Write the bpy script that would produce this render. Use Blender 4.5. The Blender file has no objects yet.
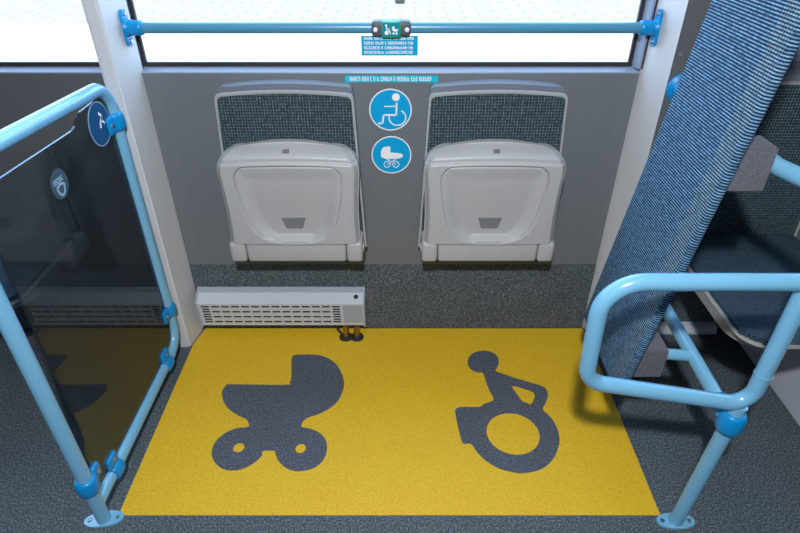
import bpy, bmesh, math, random
from mathutils import Vector, Matrix
C = bpy.context.scene.collection
random.seed(7)
PI = math.pi

# ------------------------------------------------------------------ colour + materials
def lin(c):
    c = c / 255.0
    return c / 12.92 if c <= 0.04045 else ((c + 0.055) / 1.055) ** 2.4
def rgb(r, g, b): return (lin(r), lin(g), lin(b), 1.0)

def mat(name, col, rough=0.5, metal=0.0, spec=0.5, bump=None, coat=0.0):
    m = bpy.data.materials.new(name); m.use_nodes = True
    b = m.node_tree.nodes['Principled BSDF']
    b.inputs['Base Color'].default_value = col
    b.inputs['Roughness'].default_value = rough
    b.inputs['Metallic'].default_value = metal
    b.inputs['Specular IOR Level'].default_value = spec
    if coat: b.inputs['Coat Weight'].default_value = coat
    if bump:
        sc, st = bump
        nt = m.node_tree
        tc = nt.nodes.new('ShaderNodeTexCoord'); nz = nt.nodes.new('ShaderNodeTexNoise')
        nz.inputs['Scale'].default_value = sc; nz.inputs['Detail'].default_value = 4
        bp = nt.nodes.new('ShaderNodeBump'); bp.inputs['Strength'].default_value = st
        bp.inputs['Distance'].default_value = 0.002
        nt.links.new(tc.outputs['Object'], nz.inputs['Vector'])
        nt.links.new(nz.outputs['Fac'], bp.inputs['Height'])
        nt.links.new(bp.outputs['Normal'], b.inputs['Normal'])
    return m

class NT:
    """small node-graph helper"""
    def __init__(s, m):
        s.m = m; s.t = m.node_tree; s.b = s.t.nodes['Principled BSDF']
    def n(s, kind, **kw):
        x = s.t.nodes.new(kind)
        for k, v in kw.items(): setattr(x, k, v)
        return x
    def l(s, a, b): s.t.links.new(a, b)
    def math(s, op, a, b=None, c=None):
        x = s.n('ShaderNodeMath', operation=op)
        for i, v in enumerate((a, b, c)):
            if v is None: continue
            if isinstance(v, (int, float)): x.inputs[i].default_value = v
            else: s.l(v, x.inputs[i])
        return x.outputs[0]
    def noise(s, vec, scale, detail=2, rough=0.5):
        x = s.n('ShaderNodeTexNoise'); x.inputs['Scale'].default_value = scale
        x.inputs['Detail'].default_value = detail; x.inputs['Roughness'].default_value = rough
        if vec is not None: s.l(vec, x.inputs['Vector'])
        return x.outputs['Fac']
    def mix(s, f, a, b):
        x = s.n('ShaderNodeMix', data_type='RGBA')
        for v, i in ((f, 0), (a, 6), (b, 7)):
            if isinstance(v, (int, float)): x.inputs[i].default_value = v
            elif isinstance(v, tuple): x.inputs[i].default_value = v
            else: s.l(v, x.inputs[i])
        return x.outputs[2]
    def ramp(s, f, stops):
        x = s.n('ShaderNodeValToRGB')
        e = x.color_ramp.elements
        while len(e) < len(stops): e.new(0.5)
        for k, (p, c) in zip(e, stops): k.position = p; k.color = c
        s.l(f, x.inputs[0]); return x.outputs[0]
    def bump(s, h, strength, dist=0.002):
        x = s.n('ShaderNodeBump'); x.inputs['Strength'].default_value = strength
        x.inputs['Distance'].default_value = dist
        s.l(h, x.inputs['Height']); s.l(x.outputs['Normal'], s.b.inputs['Normal'])

def speckled(name, dark, mid, light, scale=190, rough=0.75):
    m = mat(name, mid, rough); g = NT(m)
    o = g.n('ShaderNodeTexCoord').outputs['Object']
    f = g.noise(o, scale, 3, 0.7)
    c = g.ramp(f, [(0.32, dark), (0.5, mid), (0.68, light)])
    big = g.noise(o, 6, 3)
    c = g.mix(g.math('MULTIPLY', big, 0.35), c, dark)
    g.l(c, g.b.inputs['Base Color']); g.bump(f, 0.35)
    return m

M = {}
M['carpet'] = speckled('dark speckled vinyl flooring', rgb(36, 43, 48), rgb(73, 83, 90), rgb(138, 148, 154))
M['symbol'] = speckled('dark floor symbol vinyl', rgb(52, 56, 66), rgb(80, 86, 98), rgb(118, 122, 132))
M['yellow'] = speckled('yellow floor vinyl', rgb(204, 160, 22), rgb(224, 180, 28), rgb(234, 194, 54), 210, 0.6)
def add_scuffs(m):
    g = NT(m); old = g.b.inputs['Base Color'].links[0].from_socket
    o = g.n('ShaderNodeTexCoord').outputs['Object']
    f = g.noise(o, 34, 6, 0.75)
    k = g.ramp(f, [(0.60, (0, 0, 0, 1)), (0.72, (0.35, 0.35, 0.35, 1))])
    g.l(g.mix(k, old, rgb(140, 118, 60)), g.b.inputs['Base Color'])
add_scuffs(M['yellow'])
M['panel'] = mat('grey wall laminate', rgb(106, 110, 115), 0.45, bump=(500, 0.08))
M['panel_edge'] = mat('window moulding grey with painted skylight', rgb(132, 143, 164), 0.4)  # bluish skylight on the ledge is put into this base colour
M['pillar'] = mat('off white painted pillar', rgb(200, 201, 205), 0.4)
M['dark_clad'] = mat('dark grey cladding', rgb(90, 92, 95), 0.5)
M['ceiling'] = mat('grey ceiling laminate', rgb(168, 168, 168), 0.6)
M['rubber'] = mat('black rubber gasket and gap shade', rgb(40, 40, 46), 0.5)
M['tube'] = mat('light blue painted tube', rgb(116, 174, 206), 0.24, coat=0.4)
M['rail_tube'] = mat('mid blue painted rail', rgb(76, 140, 172), 0.28, coat=0.3)
M['clamp'] = mat('bright blue plastic', rgb(0, 134, 196), 0.32)
M['chrome'] = mat('steel screw', rgb(190, 192, 198), 0.25, 1.0)
M['shell'] = mat('light grey seat plastic', rgb(172, 171, 172), 0.42, bump=(260, 0.06))
M['shell_rim'] = mat('pale grey seat rim', rgb(160, 159, 157), 0.45)
M['cap'] = mat('slate grey seat plastic', rgb(112, 117, 126), 0.3)
M['slot'] = mat('dark opening and shade strip', rgb(28, 28, 30), 0.7)
M['grey_mark'] = mat('mid grey insert', rgb(116, 118, 122), 0.5)
M['heater'] = mat('pale grey enamel', rgb(196, 199, 206), 0.4)
M['heater_edge'] = mat('grey blue enamel', rgb(160, 168, 180), 0.4)
M['brass'] = mat('brown brass pipe', rgb(150, 112, 40), 0.35, 0.6)
M['sticker_blue'] = mat('sky blue vinyl sticker', rgb(0, 156, 210), 0.35)
M['sticker_sign'] = mat('cyan sign vinyl', rgb(0, 156, 200), 0.35)
M['sticker_strip'] = mat('pale cyan strip vinyl', rgb(0, 178, 204), 0.35)
M['white'] = mat('white vinyl print', rgb(236, 236, 238), 0.45)
M['teal_label'] = mat('teal label', rgb(0, 130, 150), 0.35)
M['green_print'] = mat('green print', rgb(20, 165, 120), 0.4)
M['box_grey'] = mat('dark grey plastic housing', rgb(80, 84, 88), 0.45)
M['bracket'] = speckled('grey rubber foam block', rgb(72, 72, 80), rgb(98, 98, 104), rgb(120, 120, 126), 420, 0.85)
M['etch'] = mat('frosted blue grey film', rgb(52, 74, 86), 0.6)
M['etch_mark'] = mat('pale blue etched mark', rgb(150, 172, 194), 0.6)
M['sticker_dark'] = mat('deep blue vinyl sticker', rgb(0, 74, 118), 0.35)
M['plinth'] = mat('light grey plinth laminate', rgb(196, 199, 212), 0.45)
M['seat_leg'] = mat('taupe seat bracket', rgb(140, 136, 136), 0.5)
M['outside'] = mat('pale concrete paving', rgb(225, 222, 214), 0.9)

# paving outside: pale slab strip by the bus, block pavers farther off
def paving(m):
    g = NT(m); o = g.n('ShaderNodeTexCoord').outputs['Object']
    sp = g.n('ShaderNodeSeparateXYZ'); g.l(o, sp.inputs[0])
    br = g.n('ShaderNodeTexBrick'); br.inputs['Scale'].default_value = 1.0
    br.inputs['Color1'].default_value = (0.275, 0.196, 0.138, 1); br.inputs['Color2'].default_value = (0.25, 0.178, 0.126, 1)
    br.inputs['Mortar'].default_value = (0.20, 0.142, 0.10, 1); br.inputs['Mortar Size'].default_value = 0.03
    g.l(o, br.inputs['Vector'])
    far = g.mix(g.math('MULTIPLY', g.noise(o, 0.9, 4), 0.5), br.outputs['Color'], (0.30, 0.214, 0.15, 1))
    k = g.math('GREATER_THAN', sp.outputs['Y'], 7.4)
    g.l(g.mix(k, (0.52, 0.40, 0.30, 1), far), g.b.inputs['Base Color'])
paving(M['outside'])
def glass(name, tint, ior=1.5, gloss=(1, 1, 1, 1), glare_veil=0.0):
    m = bpy.data.materials.new(name); m.use_nodes = True
    t = m.node_tree; t.nodes.clear()
    out = t.nodes.new('ShaderNodeOutputMaterial'); mx = t.nodes.new('ShaderNodeMixShader')
    fr = t.nodes.new('ShaderNodeFresnel'); fr.inputs['IOR'].default_value = ior
    tr = t.nodes.new('ShaderNodeBsdfTransparent'); tr.inputs['Color'].default_value = tint
    gl = t.nodes.new('ShaderNodeBsdfGlossy'); gl.inputs['Roughness'].default_value = 0.01
    gl.inputs['Color'].default_value = gloss
    ge = t.nodes.new('ShaderNodeNewGeometry'); mm = t.nodes.new('ShaderNodeMath'); mm.operation = 'MULTIPLY'
    inv_ = t.nodes.new('ShaderNodeMath'); inv_.operation = 'SUBTRACT'; inv_.inputs[0].default_value = 1.0
    t.links.new(ge.outputs['Backfacing'], inv_.inputs[1]); t.links.new(inv_.outputs[0], mm.inputs[0]); t.links.new(fr.outputs[0], mm.inputs[1])
    t.links.new(mm.outputs[0], mx.inputs[0]); t.links.new(tr.outputs[0], mx.inputs[1])
    t.links.new(gl.outputs[0], mx.inputs[2])
    if glare_veil:
        df = t.nodes.new('ShaderNodeBsdfDiffuse'); df.inputs['Color'].default_value = (0.30, 0.34, 0.38, 1)  # grey veil mixed into the glass, standing in for glare
        m2 = t.nodes.new('ShaderNodeMixShader'); m2.inputs[0].default_value = glare_veil
        t.links.new(mx.outputs[0], m2.inputs[1]); t.links.new(df.outputs[0], m2.inputs[2]); mx = m2
    t.links.new(mx.outputs[0], out.inputs['Surface'])
    return m
M['pane'] = glass('clear window glass', (0.96, 0.98, 0.97, 1), 1.2)
M['dark_glass'] = glass('dark tinted partition glass', (0.42, 0.46, 0.48, 1), 1.5, (0.72, 0.80, 0.88, 1), 0.04)

# woven seat fabric (flip seats): dark teal with thin broken light lines both ways
def weave(name, a, b, line, pitch, amount, axes='XZ'):
    m = mat(name, a, 0.9, spec=0.2); g = NT(m)
    o = g.n('ShaderNodeTexCoord').outputs['Object']
    sp = g.n('ShaderNodeSeparateXYZ'); g.l(o, sp.inputs[0])
    u, v = sp.outputs[axes[0]], sp.outputs[axes[1]]
    def stripe(w, other, width):
        s_ = g.math('FRACT', g.math('MULTIPLY', w, 1.0 / pitch))
        on = g.math('LESS_THAN', s_, width)
        idx = g.math('FLOOR', g.math('MULTIPLY', w, 1.0 / pitch))
        cv = g.n('ShaderNodeCombineXYZ')
        g.l(g.math('MULTIPLY', idx, 7.31), cv.inputs[0]); g.l(g.math('MULTIPLY', other, 75.0), cv.inputs[1])
        r = g.noise(cv.outputs[0], 1.0, 2)
        return g.math('MULTIPLY', on, g.ramp(r, [(0.34, (0.12, 0.12, 0.12, 1)), (0.72, (1, 1, 1, 1))]))
    f = g.math('MAXIMUM', stripe(u, v, 0.22), stripe(v, u, 0.22))
    base = g.mix(g.noise(o, 120, 3), a, b)
    g.l(g.mix(g.math('MULTIPLY', f, amount), base, line), g.b.inputs['Base Color'])
    return m
M['weave'] = weave('dark teal woven moquette', rgb(28, 40, 48), rgb(46, 60, 68), rgb(140, 162, 168), 0.0088, 0.62)
M['weave_flat'] = weave('dark teal woven cushion moquette', rgb(30, 44, 56), rgb(46, 66, 82), rgb(116, 140, 150), 0.0088, 0.40, 'XY')

# padded board: fine light-blue stripes across, beige vertical threads along its near edge
def pad_fabric():
    m = mat('blue striped moquette', rgb(40, 80, 120), 0.85, spec=0.25); g = NT(m)
    o = g.n('ShaderNodeTexCoord').outputs['Object']
    sp = g.n('ShaderNodeSeparateXYZ'); g.l(o, sp.inputs[0])
    y, z = sp.outputs['Y'], sp.outputs['Z']
    P = 0.0062
    wob = g.math('MULTIPLY', g.math('SUBTRACT', g.noise(o, 160, 2), 0.5), 0.0022)
    s_ = g.math('FRACT', g.math('MULTIPLY', g.math('ADD', z, wob), 1 / P))
    on = g.math('LESS_THAN', s_, 0.40)
    idx = g.math('FLOOR', g.math('MULTIPLY', z, 1 / P))
    cv = g.n('ShaderNodeCombineXYZ')
    g.l(g.math('MULTIPLY', idx, 3.7), cv.inputs[0]); g.l(g.math('MULTIPLY', y, 60.0), cv.inputs[1])
    thread = g.ramp(g.noise(cv.outputs[0], 1.0, 2), [(0.3, (0.35, 0.35, 0.35, 1)), (0.6, (1, 1, 1, 1))])
    base = g.mix(g.noise(o, 90, 3), rgb(14, 28, 50), rgb(30, 54, 82))
    line = g.mix(g.noise(o, 40, 2), rgb(94, 142, 180), rgb(138, 178, 206))
    c = g.mix(g.math('MULTIPLY', on, thread), base, line)
    # beige threads near the aisle edge (local y between -0.155 and -0.10)
    band = g.math('MULTIPLY', g.math('LESS_THAN', y, -0.100), g.math('GREATER_THAN', y, -0.152))
    ys = g.math('FRACT', g.math('MULTIPLY', y, 1 / 0.0085))
    yon = g.math('MULTIPLY', g.math('LESS_THAN', ys, 0.32), band)
    zs = g.math('FRACT', g.math('MULTIPLY', z, 1 / 0.0062))
    zon = g.math('MULTIPLY', g.math('LESS_THAN', zs, 0.62), yon)
    c = g.mix(g.math('MULTIPLY', zon, 0.5), c, rgb(170, 168, 132))
    g.l(c, g.b.inputs['Base Color'])
    g.bump(s_, 0.25, 0.001)
    return m
M['pad'] = pad_fabric()

# ------------------------------------------------------------------ mesh helpers
def obj(name, bm, m, parent=None, smooth=None, mats=None):
    me = bpy.data.meshes.new(name)
    bmesh.ops.recalc_face_normals(bm, faces=bm.faces[:])
    if smooth is not None:
        for f in bm.faces: f.smooth = True
        for e in bm.edges:
            if len(e.link_faces) == 2 and e.calc_face_angle(0) > math.radians(smooth): e.smooth = False
    bm.to_mesh(me); bm.free()
    for x in (mats or [m]): me.materials.append(x)
    o = bpy.data.objects.new(name, me); C.objects.link(o)
    if parent: o.parent = parent
    return o
def thing(name, label, cat, loc=(0, 0, 0), group=None):
    o = bpy.data.objects.new(name, None); C.objects.link(o); o.location = loc
    o.empty_display_size = 0.05
    tag(o, label, cat, group); return o
def tag(o, label, cat, group=None):
    o['label'] = label; o['category'] = cat
    if group: o['group'] = group
    return o
def struct(name, bm, m, parent=None, smooth=None, mats=None):
    o = obj(name, bm, m, parent, smooth, mats)
    if parent is None: o['kind'] = 'structure'
    return o
def box(bm, lo, hi, bev=0.0, seg=2, mi=0):
    b2 = bmesh.new()
    bmesh.ops.create_cube(b2, size=1.0)
    s = [hi[i] - lo[i] for i in range(3)]; c = [(hi[i] + lo[i]) / 2 for i in range(3)]
    for v in b2.verts: v.co = Vector((v.co.x * s[0] + c[0], v.co.y * s[1] + c[1], v.co.z * s[2] + c[2]))
    if bev: bmesh.ops.bevel(b2, geom=b2.edges[:], offset=bev, segments=seg, affect='EDGES', profile=0.5)
    for f in b2.faces: f.material_index = mi
    merge(bm, b2)
def merge(bm, b2, mtx=None):
    me = bpy.data.meshes.new('tmp'); b2.to_mesh(me); b2.free()
    if mtx is not None: me.transform(mtx)
    bm.from_mesh(me); bpy.data.meshes.remove(me)
def B(lo, hi, bev=0.0, seg=2):
    bm = bmesh.new(); box(bm, lo, hi, bev, seg); return bm
def prism(bm, pts, axis, a, b, mi=0):
    """extrude a polygon. axis 'x': pts are (y,z); 'y': (x,z); 'z': (x,y)"""
    def P(p, t):
        return {'x': (t, p[0], p[1]), 'y': (p[0], t, p[1]), 'z': (p[0], p[1], t)}[axis]
    v0 = [bm.verts.new(P(p, a)) for p in pts]; v1 = [bm.verts.new(P(p, b)) for p in pts]
    fs = [bm.faces.new(v0), bm.faces.new(v1)]
    n = len(pts)
    for i in range(n): fs.append(bm.faces.new((v0[i], v0[(i + 1) % n], v1[(i + 1) % n], v1[i])))
    for f in fs: f.material_index = mi
    return fs
def fillet(pts, rads, n=8):
    out = [Vector(pts[0])]
    for i in range(1, len(pts) - 1):
        p0, p1, p2 = Vector(pts[i - 1]), Vector(pts[i]), Vector(pts[i + 1])
        r = rads[i - 1] if isinstance(rads, (list, tuple)) else rads
        if r <= 0: out.append(p1); continue
        d0 = (p0 - p1).normalized(); d1 = (p2 - p1).normalized()
        ang = d0.angle(d1); t = r / math.tan(ang / 2)
        a = p1 + d0 * t; bis = (d0 + d1).normalized(); c = p1 + bis * (r / math.sin(ang / 2))
        u = (a - c).normalized(); w = ((p1 + d1 * t) - c).normalized()
        th = u.angle(w)
        for k in range(n + 1):
            s = k / n
            q = (u * math.sin((1 - s) * th) + w * math.sin(s * th)) / math.sin(th)
            out.append(c + q * r)
    out.append(Vector(pts[-1])); return out
def tube(bm, pts, r, seg=20, caps=True):
    pts = [Vector(p) for p in pts]
    rs = r if isinstance(r, (list, tuple)) else [r] * len(pts)
    rings = []; up = None
    for i, p in enumerate(pts):
        a = pts[max(i - 1, 0)]; b = pts[min(i + 1, len(pts) - 1)]
        if i == 0: t = (pts[1] - p).normalized()
        elif i == len(pts) - 1: t = (p - pts[i - 1]).normalized()
        else:
            t = ((p - a).normalized() + (b - p).normalized()).normalized()
        if up is None:
            up = t.orthogonal().normalized()
        up = (up - t * up.dot(t)).normalized(); w = t.cross(up)
        rings.append([bm.verts.new(p + (up * math.cos(2 * PI * k / seg) + w * math.sin(2 * PI * k / seg)) * rs[i]) for k in range(seg)])
    for a, b in zip(rings, rings[1:]):
        for k in range(seg): bm.faces.new((a[k], a[(k + 1) % seg], b[(k + 1) % seg], b[k]))
    if caps:
        bm.faces.new(rings[0]); bm.faces.new(rings[-1])
def rod(bm, a, b, r, seg=20): tube(bm, [a, b], r, seg)
def bead(bm, a, b, r, ends=0.35, seg=20):
    """short sleeve with rounded ends along a-b"""
    a, b = Vector(a), Vector(b); L = (b - a).length; d = (b - a).normalized(); e = min(L * ends, r)
    pts, rs = [], []
    for k in range(5):
        t = k / 4 * PI / 2
        pts.append(a + d * (e * (1 - math.cos(t)))); rs.append(r * (0.72 + 0.28 * math.sin(t)))
    for k in range(5):
        t = PI / 2 - k / 4 * PI / 2
        pts.append(b - d * (e * (1 - math.cos(t)))); rs.append(r * (0.72 + 0.28 * math.sin(t)))
    tube(bm, pts, rs, seg)
def ring_pts(cx, cy, rx, ry, n=32): return [(cx + rx * math.cos(2 * PI * k / n), cy + ry * math.sin(2 * PI * k / n)) for k in range(n)]
def flat(outlines, depth, closed=True):
    """filled 2D shape with holes -> bmesh, lying in XY with thickness 0..depth"""
    cu = bpy.data.curves.new('tmp', 'CURVE'); cu.dimensions = '2D'; cu.fill_mode = 'BOTH'
    cu.extrude = depth / 2
    for pl in outlines:
        sp = cu.splines.new('POLY'); sp.points.add(len(pl) - 1)
        for q, p in zip(sp.points, pl): q.co = (p[0], p[1], 0, 1)
        sp.use_cyclic_u = True
    o = bpy.data.objects.new('tmp', cu); C.objects.link(o)
    dg = bpy.context.evaluated_depsgraph_get()
    me = bpy.data.meshes.new_from_object(o.evaluated_get(dg))
    bpy.data.objects.remove(o); bpy.data.curves.remove(cu)
    bm = bmesh.new(); bm.from_mesh(me); bpy.data.meshes.remove(me)
    for v in bm.verts: v.co.z += depth / 2
    return bm
def smooth_loop(pts, n=3):
    """Catmull-Rom refinement of a closed outline"""
    out = []; N = len(pts)
    for i in range(N):
        p0, p1, p2, p3 = pts[i - 1], pts[i], pts[(i + 1) % N], pts[(i + 2) % N]
        for k in range(n):
            t = k / n
            out.append(tuple(0.5 * (2 * p1[j] + (p2[j] - p0[j]) * t + (2 * p0[j] - 5 * p1[j] + 4 * p2[j] - p3[j]) * t * t + (3 * p1[j] - p0[j] - 3 * p2[j] + p3[j]) * t ** 3) for j in (0, 1)))
    return out
WALLM = Matrix(((1, 0, 0, 0), (0, 0, -1, 0), (0, 1, 0, 0), (0, 0, 0, 1)))     # XY drawing -> stands on the wall, facing the room
def tf(bm, m):
    bm.transform(m); return bm
def stroke(pts, w):
    """thick open polyline as an outline polygon list (one quad per segment + round joints)"""
    out = []
    for a, b in zip(pts, pts[1:]):
        d = Vector((b[0] - a[0], b[1] - a[1])); d.normalize(); n = Vector((-d.y, d.x)) * w / 2
        out.append([(a[0] + n.x, a[1] + n.y), (a[0] - n.x, a[1] - n.y), (b[0] - n.x, b[1] - n.y), (b[0] + n.x, b[1] + n.y)])
    return out
def polys(lst, depth):
    bm = bmesh.new()
    for p in lst: prism(bm, p, 'z', 0, depth)
    return bm
def lettering(words, h, seed=1):
    """small print too blurred to read: letter-shaped strokes, one word per width; returns quads from x=0 on, baseline y=0"""
    rd = random.Random(seed); out = []; x = 0.0; t = h * 0.2
    for n in words:
        for k in range(n):
            w = h * rd.choice((0.5, 0.58, 0.66)); c = rd.randrange(6)
            q = lambda x0, y0, x1, y1: out.append([(x + x0, y0), (x + x1, y0), (x + x1, y1), (x + x0, y1)])
            q(0, 0, t, h)
            if c in (0, 1, 4): q(w - t, 0, w, h)
            if c in (0, 2, 5): q(t, h - t, w, h)
            if c in (1, 2, 3): q(t, h * 0.42, w - t * (c == 1), h * 0.42 + t)
            if c in (2, 3, 4, 5): q(t, 0, w, t)
            x += w + h * 0.2
        x += h * 0.45
    return out, x
def place(o, loc, rot=(0, 0, 0)): o.location = loc; o.rotation_euler = rot; return o

# ------------------------------------------------------------------ the shell
XL, XR, YF, H = -3.2, 3.2, -2.7, 2.25
struct('floor', B((XL, YF, -0.08), (XR, 0.0, 0.0)), M['carpet'])
struct('ceiling', B((XL, YF, H), (XR, 0.14, H + 0.06)), M['ceiling'])
struct('wall_left', B((XL - 0.08, YF, -0.08), (XL, 0.14, H + 0.06)), M['ceiling'])
struct('wall_right', B((XR, YF, -0.08), (XR + 0.08, 0.14, H + 0.06)), M['ceiling'])
struct('wall_front', B((XL, YF - 0.08, -0.08), (XR, YF, H + 0.06)), M['panel'])
SILL = 0.971
# window wall: core below the sill, pieces above
bm = bmesh.new()
box(bm, (XL, 0.012, -0.08), (XR, 0.14, SILL - 0.0105))
box(bm, (XL, 0.012, 1.95), (XR, 0.14, H))
box(bm, (-0.86, 0.012, SILL - 0.01), (-0.757, 0.041, 1.95))
box(bm, (0.699, 0.012, SILL - 0.01), (1.42, 0.041, 1.95))
struct('wall_back', bm, M['panel'])
# laminate panels with a chamfered upper lip (grey, below each window)
def lip_panel(x0, x1, z0):
    bm = bmesh.new()
    prof = [(0.012, z0), (0.0, z0), (0.0, SILL - 0.004), (0.0010, SILL - 0.0015), (0.003, SILL), (0.031, SILL + 0.0070), (0.040, SILL + 0.0072), (0.040, SILL - 0.010), (0.012, SILL - 0.010)]
    fs = prism(bm, prof, 'x', x0, x1)
    for k in (4, 5, 6): fs[k].material_index = 1
    return bm
struct('trim_1', lip_panel(-0.752, 0.6985, 0.297), None, mats=[M['panel'], M['panel_edge']])
struct('trim_2', lip_panel(XL, -0.845, 0.297), None, mats=[M['dark_clad'], M['panel_edge']])
struct('trim_3', lip_panel(0.835, XR, 0.297), None, mats=[M['dark_clad'], M['panel_edge']])
bm = bmesh.new(); box(bm, (-0.752, 0.001, 0.0), (0.700, 0.012, 0.297)); box(bm, (XL, 0.001, 0.0), (-0.845, 0.012, 0.297)); box(bm, (0.835, 0.001, 0.0), (XR, 0.012, 0.297))
struct('baseboard_back', bm, M['carpet'])
# pillars: trapezoid in plan, pale sides
bm = bmesh.new()
prism(bm, [(-0.752, 0.012), (-0.776, -0.108), (-0.816, -0.108), (-0.846, 0.012)], 'z', 0.0, H)
bmesh.ops.bevel(bm, geom=[e for e in bm.edges if abs(e.verts[0].co.z - e.verts[1].co.z) > 1 and e.verts[0].co.y < -0.05], offset=0.006, segments=3, affect='EDGES')
struct('trim_4', bm, M['pillar'], smooth=40)
bm = bmesh.new()
fs = prism(bm, [(0.7015, 0.012), (0.7405, -0.100), (0.800, -0.100), (0.836, 0.012)], 'z', 0.0, H)
fs[3].material_index = 1; fs[4].material_index = 1
struct('trim_5', bm, None, mats=[M['pillar'], M['dark_clad']])
bm = bmesh.new(); tube(bm, [(0.754, -0.104, 1.046), (0.754, -0.098, 1.046)], [0.005, 0.006], 14)
struct('trim_6', bm, M['cap'])

# windows: rubber gasket + pane
def window(n, x0, x1, z0, z1, jamb=0.0):
    bm = bmesh.new(); g = 0.0122
    box(bm, (x0, 0.030, z0), (x0 + g, 0.040, z1)); box(bm, (x1 - g, 0.030, z0), (x1, 0.040, z1))
    box(bm, (x0 + g, 0.030, z0), (x1 - g, 0.040, z0 + g)); box(bm, (x0 + g, 0.030, z1 - g), (x1 - g, 0.040, z1))
    w = struct('window_%d' % n, bm, M['rubber'])
    p = struct('window_pane', B((x0 + g, 0.036, z0 + g), (x1 - g, 0.039, z1 - g)), M['pane'], parent=w)
    return w
window(1, -0.757, 0.683, SILL + 0.0073, 1.95)
window(2, XL + 0.05, -0.858, SILL + 0.0073, 1.95)
window(3, 1.42, XR - 0.05, SILL + 0.0073, 1.95)
bm = bmesh.new(); prism(bm, [(0.6832, 0.030), (0.692, 0.001), (0.6985, 0.001), (0.6985, 0.030)], 'z', SILL + 0.0075, 1.95); struct('trim_7', bm, M['panel_edge'])
struct('gap_shade_strip', B((0.6988, 0.002, SILL + 0.0075), (0.7055, 0.0115, 1.95)), M['rubber'])  # black strip put in for the shadowed gap between jamb and pillar
struct('trim_8', B((0.838, 0.006, SILL + 0.030), (1.42, 0.012, 1.95)), M['panel_edge'])
# paving outside the bus
tagp = struct('ground_outside', B((-30, 0.4, -0.45), (30, 40, -0.40)), M['outside'])
# plinth under the sideways seat (a step in the floor)
struct('trim_9', B((1.26, -0.80, 0.0), (2.6, -0.002, 0.26), 0.008), M['plinth'])

bm = bmesh.new(); prism(bm, [(-0.002, 0.0), (-0.002, 0.034), (-0.026, 0.030), (-0.036, 0.012), (-0.036, 0.0)], 'x', 0.95, 1.20)
struct('trim_10', bm, M['plinth'])

# ------------------------------------------------------------------ yellow bay marking on the floor
mt = thing('floor_marking', 'yellow rectangular bay marking on the dark floor with pushchair and wheelchair symbols', 'floor marking', (-0.03, -0.4, 0.0))
def off(pts, d): return [(a - d[0], b - d[1]) for a, b in pts]
D = (-0.03, -0.4)
yb = bmesh.new()
prism(yb, off([(-0.768, -0.787), (0.710, -0.787), (0.707, -0.035), (0.699, -0.003), (-0.748, -0.003), (-0.768, -0.095)], D), 'z', 0.0, 0.0015)
obj('yellow_mat', yb, M['yellow'], mt)
PRAM = [(-0.39, -0.178), (-0.388, -0.16), (-0.378, -0.152), (-0.323, -0.15), (-0.275, -0.16), (-0.231, -0.195), (-0.205, -0.243), (-0.192, -0.289), (-0.194, -0.333), (-0.207, -0.376), (-0.228, -0.404), (-0.257, -0.427), (-0.281, -0.438), (-0.303, -0.451), (-0.312, -0.47), (-0.31, -0.484), (-0.285, -0.489), (-0.253, -0.505), (-0.23, -0.533), (-0.222, -0.563), (-0.223, -0.592), (-0.235, -0.619), (-0.256, -0.637), (-0.283, -0.646), (-0.311, -0.646), (-0.338, -0.634), (-0.361, -0.612), (-0.375, -0.587), (-0.38, -0.575), (-0.414, -0.575), (-0.415, -0.592), (-0.43, -0.615), (-0.45, -0.632), (-0.475, -0.643), (-0.508, -0.643), (-0.535, -0.63), (-0.557, -0.607), (-0.569, -0.581), (-0.57, -0.551), (-0.56, -0.524), (-0.54, -0.502), (-0.512, -0.487), (-0.479, -0.483), (-0.484, -0.464), (-0.494, -0.451), (-0.524, -0.435), (-0.555, -0.413), (-0.58, -0.383), (-0.597, -0.348), (-0.6, -0.323), (-0.593, -0.302), (-0.577, -0.298), (-0.391, -0.301), (-0.38, -0.289), (-0.377, -0.266)]
WC = [(0.29, -0.243), (0.295, -0.281), (0.302, -0.326), (0.311, -0.369), (0.277, -0.386), (0.259, -0.4), (0.197, -0.4), (0.182, -0.411), (0.179, -0.427), (0.184, -0.489), (0.19, -0.539), (0.198, -0.549), (0.218, -0.549), (0.234, -0.581), (0.255, -0.61), (0.285, -0.634), (0.32, -0.648), (0.356, -0.654), (0.395, -0.647), (0.431, -0.63), (0.462, -0.598), (0.482, -0.563), (0.493, -0.533), (0.496, -0.496), (0.491, -0.464), (0.482, -0.438), (0.466, -0.411), (0.479, -0.386), (0.494, -0.355), (0.497, -0.329), (0.487, -0.308), (0.462, -0.296), (0.401, -0.269), (0.344, -0.24), (0.336, -0.232), (0.347, -0.211), (0.354, -0.187), (0.353, -0.162), (0.341, -0.143), (0.319, -0.131), (0.295, -0.131), (0.269, -0.141), (0.249, -0.165), (0.242, -0.188), (0.244, -0.214), (0.258, -0.235), (0.277, -0.243)]
ARM = [(0.379, -0.307), (0.395, -0.308), (0.435, -0.326), (0.449, -0.336), (0.452, -0.352), (0.437, -0.383), (0.429, -0.39), (0.405, -0.376)]
s = obj('pushchair_symbol', flat([off(smooth_loop(PRAM), D), off(ring_pts(-0.491, -0.563, 0.017, 0.017, 20), D), off(ring_pts(-0.302, -0.566, 0.016, 0.017, 20), D)], 0.0006), M['symbol'], mt)
s.location.z = 0.0015; s['label'] = 'dark grey pushchair symbol'
s = obj('wheelchair_symbol', flat([off(smooth_loop(WC), D), off(ring_pts(0.353, -0.508, 0.082, 0.081, 40), D), off(ARM, D)], 0.0006), M['symbol'], mt)
s.location.z = 0.0015; s['label'] = 'dark grey wheelchair user symbol'

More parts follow.
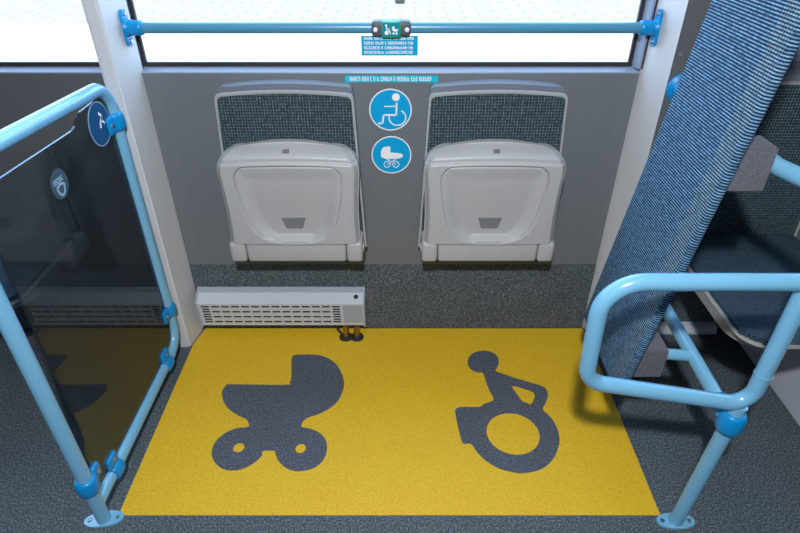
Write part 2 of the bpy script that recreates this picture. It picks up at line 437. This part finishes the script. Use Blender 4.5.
# ------------------------------------------------------------------ flip-up seats
def sstep(a, b, x):
    t = max(0.0, min(1.0, (x - a) / (b - a))); return t * t * (3 - 2 * t)
def backrest_parts(root):
    # slate shell with a domed top, pale rim, fabric panel (local: wall at y=0, z=0 at floor)
    def outl(k, top, bot, arch):
        w = lambda z: 0.198 + (0.945 - z) * 0.045 - k
        pts = [(-w(bot), bot)]
        pts += [(-w(top - 0.012), top - 0.012), (-w(top) + 0.004, top - 0.004), (-w(top) + 0.012, top)]
        for i in range(1, 12):
            u = -1 + i / 6.0
            pts.append((u * (w(top) - 0.012), top + arch * (1 - u * u)))
        pts += [(w(top) - 0.012, top), (w(top) - 0.004, top - 0.004), (w(top - 0.012), top - 0.012), (w(bot), bot)]
        return pts
    bm = bmesh.new(); prism(bm, outl(0.002, 0.926, 0.44, 0.010), 'y', 0.0, -0.062)
    obj('back_shell', bm, M['cap'], root, 40)
    bm = bmesh.new(); prism(bm, outl(0.004, 0.941, 0.90, 0.011), 'y', 0.0, -0.050)
    bmesh.ops.bevel(bm, geom=[e for e in bm.edges if all(v.co.y < -0.04 and v.co.z > 0.92 for v in e.verts)], offset=0.005, segments=2, affect='EDGES')
    obj('back_cap', bm, M['cap'], root, 40)
    bm = flat([outl(0.0, 0.928, 0.415, 0.010), outl(0.0065, 0.9205, 0.425, 0.0095)], 0.009)
    tf(bm, Matrix.Translation((0, -0.062, 0)) @ WALLM); obj('back_rim', bm, M['shell_rim'], root)
    bm = bmesh.new(); prism(bm, outl(0.0065, 0.9205, 0.425, 0.0095), 'y', -0.062, -0.068)
    obj('back_cushion', bm, M['weave'], root)
def flip_seat(label, x):
    root = thing('folding_seat', label, 'seat', (x, 0, 0), 'folded flip-up seats on the grey wall')
    backrest_parts(root)
    # pan: folded up, underside towards the room; heightfield skin + rim back to the backrest
    W, Zb, Zt = 0.2135, 0.475, 0.782
    NU, NV = 150, 150
    def hw(z):                      # half width with rounded top corners
        r = 0.085
        base = W * (0.995 - 0.022 * math.cos((z - Zb) / (Zt - Zb) * PI)) - 0.006 * math.sin((z - Zb) / (Zt - Zb) * PI)
        if z > Zt - r:
            t = (z - (Zt - r)) / r
            return base - r * (1 - (max(0.0, 1 - t ** 2.4)) ** (1 / 2.4))
        return base
    def depth(x, z):
        # recess: wide rounded top, tapering U at the bottom
        zt, zb = 0.735, 0.476
        t = (z - zb) / (zt - zb)
        d = 0.0
        if 0 < t < 1:
            w = 0.131 + 0.031 * sstep(0.0, 0.85, t)
            if t < 0.42: w *= (1 - (1 - t / 0.42) ** 3.0) ** (1 / 2.6)
            rt = 0.17
            if t > 1 - rt: w -= 0.040 * (1 - math.sqrt(max(0.0, 1 - ((t - 1 + rt) / rt) ** 2)))
            e = min(w - abs(x), (1 - t) * (zt - zb), t * (zt - zb) * 2)
            if e > 0:
                d = 0.005 * sstep(0.0, 0.003, e) + 0.0035 * sstep(0.0, 0.003, e) * (1 - sstep(0.003, 0.008, e)) + 0.007 * sstep(0.004, 0.05, e) + 0.016 * sstep(0.9, 0.12, t) * sstep(0.0, 0.05, e)
        # raised step (crease) under the front lip and softened edges
        y = -0.150 - 0.004 * math.cos(x / W * PI / 2)
        y += 0.008 * sstep(0.738, 0.746, z)
        e = hw(z) - abs(x)
        y += 0.022 * (1 - sstep(0.0, 0.022, e)) ** 2
        y += 0.050 * sstep(0.746, Zt, z) ** 2
        return y + d
    bm = bmesh.new(); grid = []
    for j in range(NV + 1):
        z = Zb + (Zt - Zb) * (1 - (1 - j / NV) ** 1.35)
        h = max(hw(z), 0.02); row = []
        arch = 0.014 * ((z - Zb) / (Zt - Zb)) ** 3
        for i in range(NU + 1):
            u = -1 + 2 * i / NU; u = math.sin(u * PI / 2) * 0.45 + u * 0.55
            x_ = u * h; row.append(bm.verts.new((x_, depth(x_, z), z + arch * (1 - u * u))))
        grid.append(row)
    for j in range(NV):
        for i in range(NU): bm.faces.new((grid[j][i], grid[j][i + 1], grid[j + 1][i + 1], grid[j + 1][i]))
    rim = [r[0] for r in grid] + grid[-1][1:] + [r[-1] for r in reversed(grid[:-1])]
    prev = rim
    for (k, yy) in ((1.0, -0.112), (0.985, -0.073)):
        cur = [bm.verts.new((v.co.x * k, yy + (0.02 * sstep(0.68, 0.80, v.co.z) if yy < -0.1 else 0), v.co.z * (1 if k == 1 else 0.999))) for v in rim]
        for a in range(len(rim) - 1): bm.faces.new((prev[a], prev[a + 1], cur[a + 1], cur[a]))
        prev = cur
    bm.faces.new(prev)
    obj('seat_pan', bm, M['shell'], root, 55)
    # hinge bar + two hinge blocks
    bm = bmesh.new(); box(bm, (-0.160, -0.146, 0.402), (0.160, -0.06, 0.480), 0.010, 3); obj('hinge_bar', bm, M['shell'], root, 40)
    for sx in (-1, 1):
        bm = bmesh.new(); x0, x1 = sorted((sx * 0.1615, sx * 0.2125))
        box(bm, (x0, -0.150, 0.404), (x1, -0.005, 0.476), 0.010, 3)
        hb = obj('hinge_block', bm, M['shell'], root, 40)
        bm = bmesh.new(); rod(bm, (sx * 0.211, -0.115, 0.44), (sx * 0.216, -0.115, 0.44), 0.016, 18)
        obj('pivot_cap', bm, M['shell_rim'], hb, 40)
    bm = bmesh.new(); box(bm, (-0.20, -0.128, 0.392), (0.20, -0.005, 0.403), 0.003); obj('hinge_shade_strip', bm, M['slot'], root)  # dark strip modelled below the hinge bar in place of its shadow
    # trapezoid insert in the scoop and the small dark badge on the lip
    bm = bmesh.new(); v4 = []
    for back in (0.004, -0.0012):
        for (px, pz) in ((-0.038, 0.558), (0.038, 0.558), (0.026, 0.519), (-0.026, 0.519)): v4.append(bm.verts.new((px, depth(px, pz) + back, pz)))
    bm.faces.new(v4[:4]); bm.faces.new(v4[4:])
    for i in range(4): bm.faces.new((v4[i], v4[(i + 1) % 4], v4[4 + (i + 1) % 4], v4[4 + i]))
    obj('drain_insert', bm, M['grey_mark'], root)
    bm = bmesh.new(); box(bm, (-0.0095, -0.135, 0.775), (0.0095, -0.09, 0.782), 0.001)
    b_ = obj('badge', bm, M['grey_mark'], root)
    return root
flip_seat('light grey flip-up seat folded against the grey wall, above the heater', -0.333)
flip_seat('light grey flip-up seat folded against the grey wall, nearer the blue striped padded board', 0.282)

# sideways seats beyond the partitions: same back, pan lowered
def lowered_seat(label, x, zc, dep, back=True):
    root = thing('side_seat', label, 'seat', (x, 0, 0.025)); zc -= 0.025
    if back: backrest_parts(root)
    def pan(w, y0, y1, z0, z1, r, drop=0.0):
        pts = [(-w, y0)]
        pts += [(-w + r - r * math.cos(a), y1 + r - r * math.sin(a)) for a in [k * PI / 16 for k in range(9)]]
        pts += [(w - r + r * math.cos(a), y1 + r - r * math.sin(a)) for a in [k * PI / 16 for k in range(8, -1, -1)]]
        pts += [(w, y0)]
        bm = bmesh.new(); prism(bm, pts, 'z', z0, z1)
        bmesh.ops.bevel(bm, geom=[e for e in bm.edges if all(v.co.z > z1 - 1e-5 for v in e.verts)], offset=0.006, segments=2, affect='EDGES')
        return bm
    obj('seat_rim', pan(0.212, -0.07, -dep, zc - 0.007, zc + 0.002, 0.07), M['shell_rim'], root, 40)
    obj('seat_pan', pan(0.209, -0.07, -dep + 0.035, zc - 0.040, zc - 0.006, 0.09), M['seat_leg'], root, 40)
    obj('seat_cushion', pan(0.2065, -0.075, -dep + 0.0055, zc - 0.002, zc + 0.012, 0.066), M['weave_flat'], root, 40)
    for sx in (-1, 1):
        bm = bmesh.new(); x0, x1 = sorted((sx * 0.165, sx * 0.2135)); box(bm, (x0, -0.135, zc - 0.085), (x1, -0.005, zc - 0.012), 0.010, 3)
        obj('hinge_block', bm, M['shell'], root, 40)
        bm = bmesh.new(); prism(bm, [(-0.005, zc - 0.22), (-0.005, zc - 0.05), (-0.34, zc - 0.046), (-0.34, zc - 0.06)], 'x', sx * 0.12 - 0.008, sx * 0.12 + 0.008)
        obj('support_bracket', bm, M['seat_leg'], root)
    return root
lowered_seat('dark woven side seat with lowered cushion behind the blue striped padded board', 1.090, 0.455, 0.612)
lowered_seat('dark woven bench cushion on the wall beyond the tinted glass partition', -1.285, 0.45, 0.45, False)

# ------------------------------------------------------------------ heater
ht = thing('wall_heater', 'pale grey slotted heater low on the carpeted wall under the left flip-up seat', 'heater', (-0.434, 0, 0.05))
x0, x1 = -0.306 + 0.006, 0.306 - 0.006
bm = bmesh.new()
prof = [(-0.001, 0.145), (-0.012, 0.140), (-0.058, 0.112), (-0.047, 0.004), (-0.040, 0.0), (-0.001, 0.0)]
prism(bm, prof, 'x', x0, x1)
obj('casing', bm, M['heater'], ht)
for sx in (-1, 1):
    bm = bmesh.new()
    a, b = sorted((sx * 0.2995, sx * 0.306))
    prism(bm, [(-0.001, 0.149), (-0.013, 0.144), (-0.0615, 0.114), (-0.050, -0.002), (-0.001, -0.002)], 'x', a, b)
    obj('end_cap', bm, M['heater_edge'], ht)
bm = bmesh.new(); prism(bm, [(-0.001, 0.148), (-0.012, 0.1435), (-0.020, 0.1385), (-0.019, 0.136), (-0.001, 0.146)], 'x', x0, x1)
obj('top_rail', bm, M['heater_edge'], ht)
# slotted front: slope of lower face between (y=-.058,z=.112) and (-.047,.004)
def face_pt(t): return (-0.058 + 0.011 * t, 0.112 - 0.108 * t)
bm = bmesh.new()
def slot(xa, xb, t):
    (ya, za), (yb_, zb) = face_pt(t - 0.030), face_pt(t + 0.030)
    v = [bm.verts.new(p) for p in ((xa, ya - 0.0006, za), (xb, ya - 0.0006, za), (xb, yb_ - 0.0006, zb), (xa, yb_ - 0.0006, zb))]
    w = [bm.verts.new((q.co.x, q.co.y + 0.004, q.co.z)) for q in v]
    bm.faces.new(v); bm.faces.new(w)
    for i in range(4): bm.faces.new((v[i], v[(i + 1) % 4], w[(i + 1) % 4], w[i]))
GX0, GX1, NS = -0.290, 0.222, 14
pt = (GX1 - GX0) / NS
for r_ in range(4):
    t = 0.12 + r_ * 0.235
    for k in range(NS): slot(GX0 + k * pt + 0.002, GX0 + (k + 1) * pt - 0.006, t)
    if r_ < 3:
        slot(GX0 + 0.004, GX0 + 0.030, t + 0.118); slot(GX1 - 0.032, GX1 - 0.006, t + 0.118)
obj('vent_slots', bm, M['slot'], ht)
(ya, za), (yb_, zb) = face_pt(0.05), face_pt(0.86)
bm = bmesh.new(); prism(bm, [(ya - 0.0015, za), (yb_ - 0.0015, zb), (yb_ + 0.003, zb), (ya + 0.003, za)], 'x', 0.226, 0.297)
obj('blank_plate', bm, M['heater_edge'], ht)
bm = bmesh.new(); c = Vector((0.274, -0.034, 0.1265)); n = Vector((0, -0.52, 0.854)).normalized()
rod(bm, c - n * 0.004, c + n * 0.0015, 0.0085, 18); obj('key_hole', bm, M['slot'], ht, 40)
for px in (0.231, 0.272):
    bm = bmesh.new(); rod(bm, (px, -0.046, -0.002), (px, -0.052, -0.049), 0.0105, 16); p_ = obj('pipe', bm, M['brass'], ht, 40)
    bm = bmesh.new(); tube(bm, [(px, -0.054, -0.0484), (px, -0.054, -0.0455), (px, -0.054, -0.042)], [0.026, 0.025, 0.012], 24); obj('floor_collar', bm, M['rubber'], p_, 40)
bm = bmesh.new(); tube(bm, fillet([(0.199, -0.03, -0.002), (0.199, -0.040, -0.020), (0.214, -0.048, -0.034)], 0.006, 4), 0.0045, 10); obj('cable', bm, M['rubber'], ht, 40)

# ------------------------------------------------------------------ window handrail with the request-stop unit
hr = thing('window_handrail', 'horizontal blue handrail across the main window between the two white pillars', 'handrail', (-0.025, -0.022, 1.097))
XA, XB = -0.741, 0.748
bm = bmesh.new(); rod(bm, (-0.705, 0, 0), (0.705, 0, 0), 0.0150, 20); obj('rail', bm, M['rail_tube'], hr, 40)
for sx, xa in ((-1, -0.7305), (1, 0.7325)):
    bm = bmesh.new()
    bead(bm, (xa - sx * 0.006, 0, 0), (xa - sx * 0.048, 0, 0), 0.0205, 0.25)
    tube(bm, [(xa - sx * 0.012, 0, 0), (xa - sx * 0.002, 0, 0)], [0.021, 0.026], 20)
    pl = flat([[(0.016 * math.cos(a), (0.032 if math.sin(a) > 0 else -0.032) + 0.016 * math.sin(a)) if abs(math.sin(a)) > 1e-6 else (0.016 * math.cos(a), 0) for a in [2 * PI * k / 28 for k in range(28)]]], 0.009)
    tf(pl, Matrix.Translation((xa - 0.0045, 0, 0)) @ Matrix(((0, 0, 1, 0), (1, 0, 0, 0), (0, 1, 0, 0), (0, 0, 0, 1))))
    merge(bm, pl)
    fl = obj('flange', bm, M['clamp'], hr, 40)
    fl.rotation_euler = (0, 0, 0); 
    for sz in (-1, 1):
        bm = bmesh.new(); rod(bm, (xa - sx * 0.004, 0, sz * 0.036), (xa - sx * 0.0085, 0, sz * 0.036), 0.006, 14); obj('screw', bm, M['chrome'], fl, 40)
# push-button housing clipped on the rail
un = thing('stop_request_button', 'dark grey button housing with a teal pictogram label clipped on the window handrail', 'button', (-0.024, -0.022, 1.097))
bm = bmesh.new(); box(bm, (-0.054, -0.024, -0.0185), (0.054, 0.020, 0.0205), 0.008, 3); obj('housing', bm, M['box_grey'], un, 40)
bm = bmesh.new(); box(bm, (-0.026, -0.0262, -0.0205), (0.026, 0.0, 0.0215), 0.003, 2); lb = obj('label_plate', bm, M['green_print'], un, 40)
bm = bmesh.new(); box(bm, (-0.0235, -0.0272, -0.0170), (0.0235, -0.010, 0.0180), 0.001, 1); lf = obj('label_face', bm, M['teal_label'], lb)
sy = -0.0278
ic = stroke([(-0.0135, 0.008), (-0.0115, -0.002), (-0.0045, -0.002), (-0.002, -0.011)], 0.0032) + stroke([(-0.0135, 0.003), (-0.004, 0.003)], 0.002)
ic += [ring_pts(-0.0135, 0.0115, 0.003, 0.003, 12), ring_pts(-0.0125, -0.0075, 0.0055, 0.0055, 16)]
ic += [[(0.003, 0.009), (0.009, 0.009), (0.009, 0.002), (0.0195, 0.002), (0.016, -0.004), (0.007, -0.004), (0.003, 0.0)], ring_pts(0.0065, -0.009, 0.003, 0.003, 12), ring_pts(0.0145, -0.009, 0.003, 0.003, 12)]
obj('pictogram', tf(polys(ic, 0.0008), Matrix.Translation((0, sy + 0.0008, 0)) @ WALLM), M['white'], lf)
for px in (-0.043, 0.043):
    bm = bmesh.new(); tube(bm, [(px, -0.020, 0), (px, -0.0255, 0), (px, -0.027, 0)], [0.0065, 0.006, 0.003], 16); obj('button', bm, M['white'], un, 40)

# ------------------------------------------------------------------ notices
def panel_notice(name, label, x0, x1, z0, z1, y, m, lines, h, seeds, top, ink='white'):
    r = thing(name, label, 'sticker', ((x0 + x1) / 2, y, (z0 + z1) / 2))
    w, hh = (x1 - x0) / 2, (z1 - z0) / 2
    obj('backing', B((-w, -0.0010, -hh), (w, 0.0, hh)), m, r)
    for k, (words, seed) in enumerate(zip(lines, seeds)):
        q, L = lettering(words, h, seed); s_ = (2 * w * 0.90) / L
        q = [[((a - L / 2) * s_, top - k * h * 1.6 + b) for a, b in p] for p in q]
        obj('text_line', tf(polys(q, 0.0004), Matrix.Translation((0, -0.0010, 0)) @ WALLM), M[ink], r)
    return r
panel_notice('text_strip', 'narrow cyan strip of white lettering on the grey wall above the round stickers', -0.161, 0.111, 0.941, 0.961, 0.0, M['sticker_strip'], [(5, 3, 1, 1, 1, 5, 1, 6, 3, 6)], 0.0125, (3,), -0.006)
panel_notice('hanging_notice', 'blue notice with four lines of white print hanging just under the handrail button', -0.108, 0.050, 1.0242, 1.0780, -0.0290, M['sticker_sign'], [(5, 3, 6, 7, 4), (5, 4, 1, 9, 3), (7, 1, 10, 2), (8, 11)], 0.0078, (11, 12, 13, 14), 0.0160)

def round_sticker(label, x, z, R, draw, m=None):
    r = thing('round_sticker', label, 'sticker', (x, 0.0, z))
    obj('disc', tf(flat([ring_pts(0, 0, R * 0.955, R * 0.955, 48)], 0.0010), WALLM), M['sticker_blue'], r)
    obj('border', tf(flat([ring_pts(0, 0, R, R, 48), ring_pts(0, 0, R * 0.945, R * 0.945, 48)], 0.0013), WALLM), M['white'], r)
    obj('pictogram', tf(draw, Matrix.Translation((0, -0.0010, 0)) @ WALLM), M['white'], r)
    return r
# wheelchair user facing left
def wheelchair_mark(u):
    p = stroke([(0.27, 0.33), (0.25, -0.22), (-0.30, -0.22), (-0.36, -0.60), (-0.55, -0.60)], 0.075) + stroke([(-0.27, 0.16), (0.26, 0.17)], 0.05)
    p += [ring_pts(0.24, 0.57, 0.17, 0.17, 24)]
    arc = [(0.30 + 0.37 * math.cos(a), -0.34 + 0.35 * math.sin(a)) for a in [math.radians(-190 + k * 12) for k in range(22)]]
    p += stroke(arc, 0.055)
    return polys([[(a * u, b * u) for a, b in q] for q in p], 0.0006)
def pram_mark(u):
    body = [(-0.52, -0.10), (-0.53, 0.18), (-0.42, 0.40), (-0.25, 0.46), (-0.05, 0.46), (-0.05, 0.14), (0.25, 0.12), (0.50, 0.08), (0.60, -0.01), (0.52, -0.13), (0.30, -0.19), (-0.30, -0.20)]
    p = [body]
    for cx in (-0.22, 0.22):
        ring = [(cx + 0.16 * math.cos(a), -0.50 + 0.16 * math.sin(a)) for a in [2 * PI * k / 20 for k in range(21)]]
        p += stroke(ring, 0.035)
    p += stroke([(-0.22, -0.50), (0.22, -0.22)], 0.035) + stroke([(0.22, -0.50), (-0.22, -0.22)], 0.035) + stroke([(-0.02, -0.40), (0.10, -0.38), (0.16, -0.30)], 0.05)
    return polys([[(a * u, b * u) for a, b in q] for q in p], 0.0006)
round_sticker('round blue sticker with a white wheelchair user, upper of the two between the flip-up seats', -0.0287, 0.858, 0.0645, wheelchair_mark(0.069))
round_sticker('round blue sticker with a white pram, lower of the two between the flip-up seats', -0.027, 0.7125, 0.0630, pram_mark(0.063))
# pale tape strip beside the heater, small catch on the glass
tp = obj('clear_tape_strip', B((-0.008, -0.0006, -0.048), (0.008, 0.0008, 0.048)), M['bracket']); tp.location = (-0.108, 0.0004, 0.135)
tag(tp, 'narrow translucent tape strip stuck upright on the carpeted wall beside the heater', 'tape')
bm = bmesh.new(); box(bm, (-0.014, -0.018, 0.0), (0.014, 0.0, 0.06), 0.006, 3)
wc_ = obj('window_catch', bm, M['grey_mark'], smooth=40); wc_.location = (0.0, 0.0360, 1.150)
tag(wc_, 'small grey catch hanging on the main window glass above the handrail button', 'catch')

# ------------------------------------------------------------------ clamps shared by the tube frames
def clamp(parent, c, axis, lug, r=0.0265, L=0.052, bolt=None):
    """collar around a tube at c along axis, with a lug towards lug, bolt head facing bolt"""
    c, axis, lug = Vector(c), Vector(axis).normalized(), Vector(lug).normalized()
    bolt = Vector(bolt or (1, 0, 0)).normalized()
    bm = bmesh.new(); bead(bm, c - axis * L / 2, c + axis * L / 2, r, 0.3)
    side = axis.cross(lug).normalized()
    b2 = bmesh.new(); box(b2, (-0.024, -0.011, 0.0), (0.024, 0.011, 0.052), 0.006, 2)
    m = Matrix((axis, side, lug)).transposed().to_4x4(); m.translation = c + lug * 0.004
    merge(bm, b2, m)
    o = obj('clamp', bm, M['clamp'], parent, 40)
    bp = c + lug * 0.040
    d = side if side.dot(bolt) > 0 else -side
    bm = bmesh.new(); tube(bm, [bp + d * 0.010, bp + d * 0.0135, bp + d * 0.0145], [0.0065, 0.006, 0.003], 14)
    obj('bolt', bm, M['chrome'], o, 40)
    return o
def foot(parent, x, y, tilt=0.0):
    f = flat([[(0.051 * math.cos(a) * (1 - 0.12 * math.sin(a) ** 2), 0.023 * math.sin(a) * (1 + 0.25 * math.cos(a) ** 2)) for a in [2 * PI * k / 40 for k in range(40)]],
              ring_pts(-0.036, 0, 0.006, 0.006, 14), ring_pts(0.036, 0, 0.006, 0.006, 14)], 0.006)
    tf(f, Matrix.Translation((x, y, 0.0003)) @ Matrix.Rotation(tilt, 4, 'Z'))
    fp = obj('foot_plate', f, M['tube'], parent)
    for s_ in (-1, 1):
        bm = bmesh.new(); p = Matrix.Rotation(tilt, 4, 'Z') @ Vector((s_ * 0.036, 0, 0)); p = p + Vector((x, y, 0))
        tube(bm, [(p.x, p.y, 0.0035), (p.x, p.y, 0.0075), (p.x, p.y, 0.0085)], [0.0055, 0.005, 0.002], 12)
        obj('screw', bm, M['chrome'], fp, 40)

# ------------------------------------------------------------------ left partition
X = -0.80
lp = thing('glass_partition', 'light blue tubular partition with dark tinted glass beside the left white pillar', 'partition', (X, -0.80, 0))
def rel(p): return (p[0] - X, p[1] + 0.80, p[2])
R = 0.0185
path = fillet([(X, -0.80, 0.004), (X, -0.80, 1.018), (X, -0.140, 0.975), (X, -0.140, 0.062), (X, -0.795, 0.072)], [0.07, 0.075, 0.085], 10)
bm = bmesh.new(); tube(bm, [rel(p) for p in path], R, 22); obj('tube_frame', bm, M['tube'], lp, 40)
foot(lp, 0.0, 0.0, 0.15)
clamp(lp, rel((X, -0.140, 0.875)), (0, 0, 1), (0, -1, 0))
clamp(lp, rel((X, -0.140, 0.203)), (0, 0, 1), (0, -1, 0), L=0.046)
clamp(lp, rel((X, -0.262, 0.064)), (0, 1, 0), (0, 0, 1), L=0.046)
clamp(lp, rel((X, -0.690, 0.070)), (0, 1, 0), (0, 0, 1), L=0.046)
clamp(lp, rel((X, -0.800, 0.155)), (0, 0, 1), (0, 1, 0), r=0.0285)
gl = [(-0.170, 0.9577), (-0.2836, 0.9577), (-0.305, 0.957), (-0.322, 0.951), (-0.342, 0.936), (-0.363, 0.931), (-0.6519, 0.9457), (-0.725, 0.949), (-0.742, 0.932), (-0.744, 0.5918),
      (-0.744, 0.30), (-0.752, 0.254), (-0.767, 0.237), (-0.770, 0.12), (-0.755, 0.100), (-0.24, 0.092), (-0.185, 0.11), (-0.166, 0.16), (-0.164, 0.94)]
bm = bmesh.new(); prism(bm, [(a + 0.80, b) for a, b in gl], 'x', -0.003, 0.003)
gp = obj('tinted_pane', bm, M['dark_glass'], lp)
GM = Matrix(((0, 0, 1, 0), (1, 0, 0, 0), (0, 1, 0, 0), (0, 0, 0, 1)))          # drawing XY -> pane (y,z), facing +x
def on_pane(y, z, d=0.0): return Matrix.Translation((0.0032 + d, y + 0.80, z)) @ GM
# frosted oval mark with slanted lettering and a shield shape
o_ = obj('etched_disc', tf(flat([ring_pts(0, 0, 0.036, 0.036, 36)], 0.0006), on_pane(-0.483, 0.848)), M['etch'], gp)
q, L = lettering((6,), 0.0125, 5); k_ = 0.046 / L
q = [[((a - L / 2) * k_, b + 0.003) for a, b in p] for p in q]
shield = stroke([(-0.017, -0.006), (0.0, -0.0005), (0.017, -0.006), (0.011, -0.022), (0.0, -0.029), (-0.011, -0.022), (-0.017, -0.006)], 0.0055)
obj('etched_mark', tf(polys(q + shield, 0.0004), on_pane(-0.483, 0.848, 0.0006)), M['etch_mark'], o_)
# round blue pictogram sticker at the upper corner
o_ = obj('corner_sticker', tf(flat([ring_pts(0, 0, 0.057, 0.057, 40)], 0.0006), on_pane(-0.230, 0.899)), M['sticker_dark'], gp)
o_['label'] = 'round blue sticker on the upper corner of the tinted glass'
rg = obj('sticker_border', tf(flat([ring_pts(0, 0, 0.058, 0.058, 40), ring_pts(0, 0, 0.0555, 0.0555, 40)], 0.0008), on_pane(-0.230, 0.899)), M['etch_mark'], o_)
marks = stroke([(0.004, 0.020), (0.016, 0.008), (0.010, -0.002)], 0.007) + stroke([(0.016, 0.006), (0.002, -0.004), (-0.004, -0.018)], 0.007) + stroke([(0.012, -0.002), (0.022, -0.014)], 0.006)
obj('sticker_pictogram', tf(polys(marks, 0.0004), on_pane(-0.226, 0.906, 0.0006)), M['white'], o_)

# ------------------------------------------------------------------ right loop rail
Y0 = -0.806
rr = thing('grab_rail', 'light blue looped grab rail on a floor post beside the yellow bay', 'grab rail', (0.743, Y0, 0))
def rl(p): return (p[0] - 0.743, p[1] - Y0, p[2])
bm = bmesh.new()
tube(bm, [rl(p) for p in fillet([(0.800, Y0, 0.797), (0.394, Y0, 0.797), (0.404, Y0, 0.530), (0.786, Y0, 0.455), (0.792, Y0, 0.975), (0.757, -0.64, 0.962), (0.783, -0.104, 0.955)], [0.078, 0.055, 0.045, 0.06, 0.10], 10)], 0.0180, 22)
obj('loop_tube', bm, M['tube'], rr, 40)
bm = bmesh.new(); rod(bm, rl((0.743, Y0, 0.004)), rl((0.767, Y0, 0.455)), 0.0185, 22); obj('post', bm, M['tube'], rr, 40)
foot(rr, 0.0, 0.0, 0.0)
bm = bmesh.new(); bead(bm, rl((0.7635, Y0, 0.372)), rl((0.7655, Y0, 0.432)), 0.030, 0.45); bead(bm, rl((0.762, Y0 + 0.005, 0.412)), rl((0.757, Y0 + 0.06, 0.414)), 0.027, 0.35)
obj('clamp', bm, M['clamp'], rr, 40)
bm = bmesh.new(); rod(bm, rl((0.7872, Y0, 0.548)), rl((0.7873, Y0, 0.553)), 0.0192, 22); obj('joint_ring', bm, M['tube'], rr, 40)
bm = bmesh.new(); rod(bm, rl((0.757, Y0 + 0.03, 0.413)), rl((0.757, -0.030, 0.432)), 0.0178, 20); obj('lower_tube', bm, M['tube'], rr, 40)
# flange on the right pillar
bm = bmesh.new(); tube(bm, [rl((0.783, -0.1005, 0.955)), rl((0.783, -0.106, 0.955)), rl((0.783, -0.112, 0.955)), rl((0.782, -0.150, 0.955))], [0.042, 0.041, 0.030, 0.025], 28)
obj('flange', bm, M['clamp'], rr, 40)

# ------------------------------------------------------------------ padded board
lean = math.atan(0.138)
ZB, HB, TH, WD = 0.345, 1.06, 0.021, 0.324
pb = thing('padded_backrest', 'tall blue striped padded board leaning back against the grab rail by the right pillar', 'backrest', (0.5490, -0.518, ZB))
pb.rotation_euler = (0, lean, 0)
bm = bmesh.new(); box(bm, (0.0, -WD / 2, 0.0), (TH, WD / 2, HB), 0.009, 4); obj('pad', bm, M['pad'], pb, 50)
inv = (Matrix.Translation(pb.location) @ Matrix.Rotation(lean, 4, 'Y')).inverted()
def hexa(name, pts, m):
    bm = bmesh.new(); v = [bm.verts.new(inv @ Vector(p)) for p in pts]
    for f in ((0, 1, 2, 3), (4, 5, 6, 7), (0, 1, 5, 4), (1, 2, 6, 5), (2, 3, 7, 6), (3, 0, 4, 7)): bm.faces.new([v[i] for i in f])
    bmesh.ops.bevel(bm, geom=bm.edges[:], offset=0.003, segments=2, affect='EDGES'); return obj(name, bm, m, pb, 40)
def bx8(xl0, xl1, xr, y0, y1, z0, z1): return [(xl0, y0, z0), (xr, y0, z0), (xr, y1, z0), (xl0, y1, z0), (xl1, y0, z1), (xr, y0, z1), (xr, y1, z1), (xl1, y1, z1)]
hexa('bracket', bx8(0.653, 0.667, 0.738, -0.655, -0.585, 0.913, 1.008), M['bracket'])
hexa('bracket', bx8(0.580, 0.592, 0.665, -0.650, -0.560, 0.385, 0.475), M['bracket'])
bm = bmesh.new(); rod(bm, inv @ Vector((0.660, -0.605, 0.428)), inv @ Vector((0.742, -0.605, 0.419)), 0.0150, 18); obj('spacer_tube', bm, M['tube'], pb, 40)

# ------------------------------------------------------------------ light
w = bpy.data.worlds.new('World'); bpy.context.scene.world = w; w.use_nodes = True
bg = w.node_tree.nodes['Background']; bg.inputs['Color'].default_value = (0.43, 0.66, 1.0, 1); bg.inputs['Strength'].default_value = 5.8
sun = bpy.data.lights.new('sun', 'SUN'); sun.energy = 4.0; sun.angle = 0.01; sun.color = (1, 0.97, 0.92)
so = bpy.data.objects.new('sun', sun); C.objects.link(so); so.rotation_euler = (math.radians(32), 0, math.radians(20))
la = bpy.data.lights.new('ceiling_lamp', 'AREA'); la.shape = 'DISK'; la.size = 0.09; la.energy = 46; la.color = (0.93, 0.97, 1.0)
lo = bpy.data.objects.new('ceiling_lamp', la); C.objects.link(lo); lo.location = (-0.06, -1.84, 2.02)
lo.rotation_euler = (Vector((0.0, -0.35, 0.35)) - lo.location).to_track_quat('-Z', 'Y').to_euler()

# ------------------------------------------------------------------ camera
cam = bpy.data.cameras.new('camera'); co = bpy.data.objects.new('camera', cam); C.objects.link(co)
cam.sensor_width = 36; cam.lens = 580 / 800 * 36; cam.clip_start = 0.02
co.location = (0, -1.715, 1.45); co.rotation_euler = (math.radians(90 - 34.15), 0, 0)
sc = bpy.context.scene; sc.camera = co
vs = sc.view_settings; vs.view_transform = 'Standard'; vs.look = 'None'; vs.gamma = 1; vs.use_curve_mapping = False; vs.exposure = 0.0
